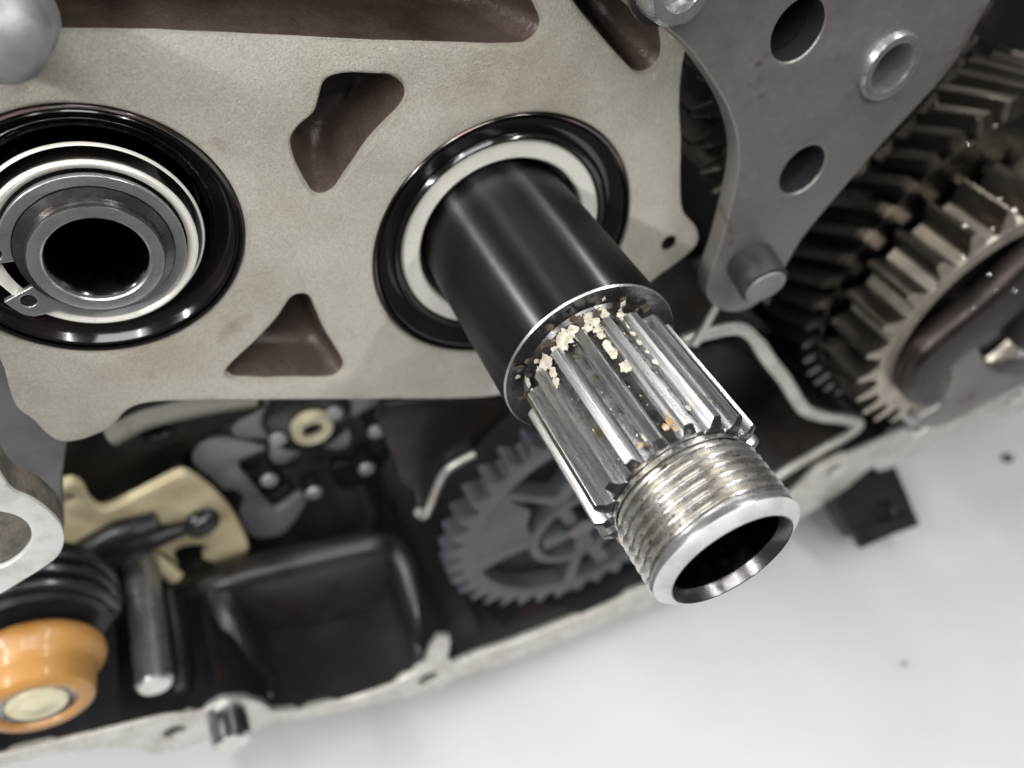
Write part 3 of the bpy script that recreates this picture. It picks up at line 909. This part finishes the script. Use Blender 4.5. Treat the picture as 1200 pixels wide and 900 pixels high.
# ------------------------------------------------------------------ spoked plastic gear
PX, PY, PR, PZ = 3.05, -11.12, 4.72, -0.5
pl = thing('plastic_gear', 'blue-grey plastic gear with curved spokes low in the case behind the splined shaft', 'gear', (PX, PY, PZ - 0.8))
lathe('gear_rim', [(PR - 0.95, PZ - 0.7), (PR - 0.95, PZ - 0.02), (PR - 0.92, PZ), (PR - 0.50, PZ), (PR - 0.48, PZ - 0.02), (PR - 0.48, PZ - 0.7)], PX, PY, M_PLASTIC, pl, n=120)
ring_of_teeth(pl, (PX, PY), tooth_mesh(PR - 0.50, PR, 0.25, 0.05, PZ - 0.69, PZ + 0.002, 0.03, 0.02, nz=1, bev=0.02), 38, M_PLASTIC, 'tooth', 0.06)
HX, HY = U(680, 618, PZ).xy
lathe('hub', [(1.42, PZ - 0.7), (1.42, PZ + 0.02), (1.45, PZ + 0.04), (1.68, PZ + 0.04), (1.72, PZ + 0.02), (1.72, PZ - 0.7)], HX, HY, M_PLASTIC, pl, n=64)
for (x0, y0), (x1, y1), w in (((628, 632), (553, 668), .34), ((684, 628), (664, 692), .22), ((655, 592), (690, 540), .28), ((578, 582), (668, 590), .16), ((640, 640), (720, 604), .24), ((660, 600), (706, 655), .22)):
    A, B = U(x0, y0, PZ).xy, U(x1, y1, PZ).xy
    t = (B - A).normalized()
    A, B = A - t * 0.1, B + t * 0.1
    n = Vector((-t.y, t.x))
    M_ = (A + B) / 2
    plate('spoke', [tuple(A + n * w), tuple(M_ + n * w * .8), tuple(B + n * w * 1.2), tuple(B - n * w * 1.2), tuple(M_ - n * w * .8), tuple(A - n * w)], [], PZ - 0.01, 0.6, M_PLASTIC, pl, bevel=0.04)
plate('web_sector', smooth_poly(px([(548, 650), (552, 622), (566, 596), (580, 580), (606, 592), (622, 600), (618, 618), (622, 634), (585, 650), (556, 664)], PZ - 0.04), 3), [], PZ - 0.04, 0.5, M_PLASTIC, pl, bevel=0.05)
lathe('gap_shade_disc', [(0.9, PZ - 0.62), (PR - 0.9, PZ - 0.62)], PX, PY, M_BLACK, pl, n=80)  # black disc stands in for the shade between the spokes
lathe('gear_axle', [(0.001, PZ + 0.1), (0.42, PZ + 0.1), (0.46, PZ + 0.06), (0.46, PZ - 3)], HX, HY, M_DARKST, pl, n=40)

# ------------------------------------------------------------------ curved lever left of the plastic gear
LZ = -2.6
lv = thing('curved_lever', 'dark curved lever with bright bent edge just left of the plastic gear', 'lever', (0, -9, LZ - 0.4))
lo = [(452, 476), (600, 476), (582, 500), (556, 528), (534, 540), (517, 556), (508, 580), (506, 598), (497, 606), (488, 596), (484, 578), (470, 568), (462, 540)]
plate('lever_plate', smooth_poly(px(lo, LZ), 3), [], LZ, 0.4, M_CASE2, lv, bevel=0.08)
tube('bent_edge', smooth_poly([tuple(U(x, y, LZ + 0.12)) for x, y in [(556, 532), (538, 541), (522, 553), (512, 572), (505, 590), (497, 604), (490, 600)]], 4, closed=False), 0.13, M_RIM, lv, n=12)

# ------------------------------------------------------------------ shift drum group
DZ = -5.6
sp_ = thing('stamped_plate', 'grey stamped plate with notched edge between the cream bracket and the drum', 'plate', (*U(290, 570, DZ - 0.2).xy, DZ - 0.2))
so = [(226, 538), (234, 523), (252, 516), (275, 516), (300, 521), (312, 526), (300, 532), (282, 540), (280, 548), (292, 562), (306, 580), (318, 594), (326, 597), (340, 588), (352, 580),
      (360, 584), (352, 600), (342, 615), (332, 625), (318, 630), (300, 630), (288, 622), (282, 606), (286, 594), (286, 582), (274, 574), (262, 574), (248, 560), (232, 549)]
plate('plate_body', smooth_poly(px(so, DZ), 3), [], DZ, 0.25, M_STAMP, sp_, bevel=0.04)
drum_c = U(366, 503, DZ + 0.6)
dr = thing('shift_drum', 'dark shift drum with pale washer and grey stake pins under the bearing plate', 'shift drum', (drum_c.x, drum_c.y, DZ - 1.5))
lathe('drum_body', [(0.001, DZ + 0.35), (1.15, DZ + 0.35), (1.25, DZ + 0.3), (1.28, DZ - 0.2), (2.6, DZ - 0.25), (2.7, DZ - 0.35), (2.7, DZ - 1.5)], drum_c.x, drum_c.y, M_BLKS, dr, n=64)
lathe('washer', [(0.30, DZ + 0.5), (0.30, DZ + 0.66), (0.33, DZ + 0.7), (0.56, DZ + 0.7), (0.6, DZ + 0.66), (0.6, DZ + 0.4)], drum_c.x, drum_c.y, M_CREAMD, dr, n=48)
lathe('centre_bolt', [(0.001, DZ + 0.45), (0.30, DZ + 0.45), (0.30, DZ + 0.3)], drum_c.x, drum_c.y, M_BLACK, dr, n=24)
star = []
for k in range(72):
    a = 2 * math.pi * k / 72
    star.append((drum_c.x + (1.75 + 0.42 * math.cos(6 * a + 0.6)) * math.cos(a), drum_c.y + (1.75 + 0.42 * math.cos(6 * a + 0.6)) * math.sin(a)))
plate('star_wheel', star, [circle(drum_c.x, drum_c.y, 1.3, 40)], DZ + 0.0, 0.2, M_STAMP, dr, bevel=0.04)
for (x, y) in [(326, 516), (316, 564), (368, 579), (430, 551), (441, 507), (392, 486)]:
    c = U(x, y, DZ + 0.45)
    sk = lathe('stake_pin', [(0.27, DZ + 0.40), (0.27, DZ - 0.3)], c.x, c.y, M_BLK, dr, n=24)
    lathe('pin_end', [(0.001, DZ + 0.47), (0.22, DZ + 0.47), (0.27, DZ + 0.40)], c.x, c.y, M_STAKE, dr, n=24)
for pts in ([(262, 560), (292, 552), (330, 560), (350, 590), (324, 598), (290, 575)], [(300, 475), (340, 472), (345, 500), (318, 512), (300, 498)],
            [(410, 474), (452, 474), (462, 520), (440, 560), (424, 520)], [(388, 548), (436, 540), (440, 560), (400, 575)]):
    plate('roller_arm', smooth_poly(px(pts, DZ - 0.35), 3), [], DZ - 0.35, 0.4, M_BLK, dr, bevel=0.08)

# upper left cavity: brown casting wall behind the plate
wall = thing('inner_casting', 'brown shadowed casting wall just under the left part of the bearing plate', 'casting', (*U(180, 520, -4).xy, -7))
plate('wall_body', smooth_poly(px([(70, 440), (300, 440), (310, 480), (262, 505), (225, 530), (190, 560), (120, 590), (60, 600), (40, 500)], -5.6), 3), [pxcircle(183, 503, 17, -5.6, 24)], -5.6, 1.2, M_CASE2, wall, bevel=0.2)
tube('cast_lip', smooth_poly([tuple(U(x, y, -4.0)) for x, y in [(130, 512), (165, 494), (205, 483), (250, 474), (300, 466)]], 4, closed=False), 0.24, M_CAST, wall, n=12)

# ------------------------------------------------------------------ cream bracket, black lever, pins
CZ = -4.7
cb = thing('cream_bracket', 'cream plastic fan-shaped bracket with cut-outs at the lower left', 'bracket', (*U(190, 610, CZ).xy, CZ - 0.3))
co_ = [(66, 590), (72, 572), (86, 567), (98, 574), (106, 590), (122, 600), (150, 588), (185, 570), (210, 558), (225, 560), (250, 578), (272, 602), (288, 630), (291, 646), (276, 656), (245, 668), (215, 682),
       (190, 694), (183, 690), (186, 678), (205, 664), (192, 650), (178, 646), (160, 650), (130, 680), (128, 705), (112, 708), (98, 690), (96, 670), (80, 660), (70, 640)]
cut = [(206, 646), (220, 640), (238, 640), (245, 646), (236, 656), (222, 662), (212, 664), (205, 658)]
plate('bracket_body', smooth_poly(px(co_, CZ), 3), [pxcircle(79, 586, 8, CZ, 20), smooth_poly(px(cut, CZ), 3)], CZ, 0.35, M_CREAM, cb, bevel=0.07)
tube('raised_post', [U(176, 652, CZ + 0.1), U(190, 664, CZ + 0.3), U(207, 678, CZ + 0.4)], [0.2, 0.24, 0.24], M_CREAM, cb, n=14)
bl_ = thing('black_lever', 'black lever with rounded ball tip lying across the cream bracket', 'lever', (*U(150, 640, CZ + 0.6).xy, CZ + 0.3))
tube('lever_arm', [U(60, 690, CZ + 0.5), U(110, 658, CZ + 0.6), U(160, 636, CZ + 0.7), U(205, 622, CZ + 0.8), U(222, 617, CZ + 0.8)], [0.55, 0.5, 0.42, 0.24, 0.2], M_BLK, bl_, n=18)
tube('lever_arm', [U(100, 648, CZ + 0.5), U(140, 628, CZ + 0.6), U(185, 612, CZ + 0.6)], [0.40, 0.45, 0.32], M_BLK, bl_, n=18)
bc = U(236, 613, CZ + 0.9)
me = lathe_mesh([(0.001, 0.36)] + [(0.42 * math.sin(t), 0.36 * math.cos(t)) for t in [k * math.pi / 12 for k in range(1, 12)]] + [(0.001, -0.36)], 0, 0, 32)
me.transform(Matrix.Translation(bc) @ Matrix.Scale(1.25, 4, Vector((1, 0.3, 0)).normalized()))
finish('ball_tip', me, M_BLKS, bl_)
# long steel pin
pc = U(182, 806, -0.3)
sp2 = thing('steel_pin', 'long plain steel pin with flat bright end standing in the sump at the lower left', 'pin', (pc.x, pc.y, -6))
lathe('pin_body', [(0.40, -0.34), (0.47, -0.42), (0.47, -6.2)], pc.x, pc.y, M_TUBE, sp2, n=48)
lathe('pin_end', [(0.001, -0.30), (0.36, -0.30), (0.41, -0.345)], pc.x, pc.y, M_GASKET, sp2, n=48)
# amber cap
oc = U(44, 830, 0.35)
oz = 0.35
ocp = thing('amber_cap', 'amber plastic cap with pale round insert at the bottom left corner', 'cap', (oc.x, oc.y, -2))
lathe('cap_body', [(0.80, oz - 0.10), (0.84, oz - 0.02), (0.92, oz), (1.06, oz - 0.02), (1.16, oz - 0.10), (1.20, oz - 0.3), (1.21, oz - 0.50), (1.22, oz - 0.72), (1.30, oz - 0.84), (1.42, oz - 0.96), (1.48, oz - 1.12), (1.46, oz - 1.28),
                   (1.36, oz - 1.42), (1.2, oz - 1.48)], oc.x, oc.y, M_ORANGE, ocp, n=72)
lathe('insert_ring', [(0.80, oz - 0.10), (0.78, oz - 0.25), (0.66, oz - 0.24), (0.62, oz - 0.2)], oc.x, oc.y, M_STEELP, ocp, n=64)
lathe('pale_insert', [(0.001, oz - 0.03), (0.3, oz - 0.03), (0.33, oz - 0.05), (0.57, oz - 0.05), (0.63, oz - 0.10), (0.63, oz - 0.3)], oc.x, oc.y, M_CREAMD, ocp, n=64)
# black spring coils behind the cap
spg = thing('coil_spring', 'black coil spring directly behind the amber cap', 'spring', (oc.x, oc.y, -4.4))
pts = []
for k in range(150):
    a = k / 150 * 2 * math.pi * 2.3
    pts.append((oc.x + 1.75 * math.cos(a), oc.y + 1.75 * math.sin(a), -1.7 - 0.42 * a / (2 * math.pi)))
tube('spring_wire', pts, 0.15, M_BLKS, spg, n=10)
tube('spring_tail', smooth_poly([tuple(U(x, y, -2.1)) for x, y in [(60, 712), (85, 722), (108, 726), (124, 716), (128, 706)]], 4, closed=False), 0.14, M_BLKS, spg, n=10)
lathe('spring_core', [(0.001, -1.5), (1.5, -1.5), (1.62, -1.6), (1.62, -3.1), (0.001, -3.1)], oc.x, oc.y, M_BLK, spg, n=48)

# foreground flange at the left edge
FZ = 1.7
ff = thing('gasket_flange', 'bright scraped flange with rounded corner at the left edge, nearest to the viewer', 'flange', (*U(0, 620, FZ).xy, FZ - 1.5))
fo = [(-160, 470), (-60, 505), (-20, 540), (-4, 550), (4, 562), (16, 577), (40, 588), (60, 603), (72, 618), (75, 635), (68, 652), (50, 666), (28, 680), (0, 697), (-60, 735), (-160, 790)]
fi = [(-160, 570), (-40, 594), (0, 600), (20, 605), (34, 616), (37, 632), (28, 648), (10, 662), (-10, 670), (-60, 700), (-160, 745)]
plate('flange_face', smooth_poly(px(fo, FZ), 3), [smooth_poly(px(fi, FZ), 3)], FZ, 0.10, M_GASKET, ff, bevel=0.02)
plate('cast_inset', smooth_poly(px(fo, FZ - 0.1), 3), [], FZ - 0.10, 0.6, M_PITTED, ff, bevel=0.02)

# black clip outside the case
KZ = 0.6
kl = thing('black_clip', 'square black bracket with one hole hanging outside the case rim at the right', 'clip', U(1030, 600, -0.4))
K0 = U(1030, 596, 0.2)
KN = Vector((0.18, 0.72, 0.66)).normalized()
KU = Vector((1, 0, 0)) - KN * KN.x
KU.normalize()
KV = KN.cross(KU)


def on_plane(pts, lift=0.0):
    out = []
    for x, y in pts:
        d = (U(x, y, 0) - CAM_POS)
        t = (K0 + KN * lift - CAM_POS).dot(KN) / d.dot(KN)
        q = CAM_POS + d * t - K0
        out.append((q.dot(KU), q.dot(KV)))
    return out


def tilted_plate(name, pts, holes, lift, thick, m, bevel):
    me = plate_mesh(on_plane(pts, lift), [on_plane(h, lift) for h in holes], lift, thick, bevel)
    fr = Matrix((KU, KV, KN)).transposed().to_4x4()
    me.transform(Matrix.Translation(K0) @ fr)
    return finish(name, me, m, kl)


hole = [(1036 + 12 * math.cos(k * math.pi / 12), 598 + 13 * math.sin(k * math.pi / 12)) for k in range(24)]
tilted_plate('clip_body', [(972, 566), (985, 550), (1004, 540), (1050, 546), (1056, 560), (1066, 583), (1074, 604), (1036, 618), (1002, 630), (990, 612), (980, 592)], [hole], 0.0, 0.7, M_BLK, 0.08)
tilted_plate('clip_foot', [(1000, 622), (1036, 612), (1073, 600), (1079, 616), (1050, 626), (1011, 643)], [], 0.22, 0.3, M_BLK, 0.08)
tilted_plate('hole_shade_plate', [(1020, 582), (1052, 582), (1052, 612), (1020, 612)], [], -0.36, 0.2, M_BLACK, 0.03)  # black sheet behind the hole, added as its shade

# crumbs on the table
for x, y, r, lab in ((1182, 536, 0.2, 'dark crumb on the white surface at the right, beyond the case'), (1060, 778, 0.06, 'tiny dark crumb on the white surface, near the bottom')):
    p = UY(x, y, TY + 0.1)
    tag(blob('crumb', p, r, M_CRUMB, None, squash=(1.3, 0.5, 1), rough=0.3, seed=x), lab, 'crumb', 'crumbs on the white surface')

# ------------------------------------------------------------------ stand everything upright
for o in list(COL.objects):
    if '_b' in o.keys():
        del o['_b']
    if o.parent is None and o.type in {'MESH', 'EMPTY'}:
        o.matrix_basis = UPR @ o.matrix_basis
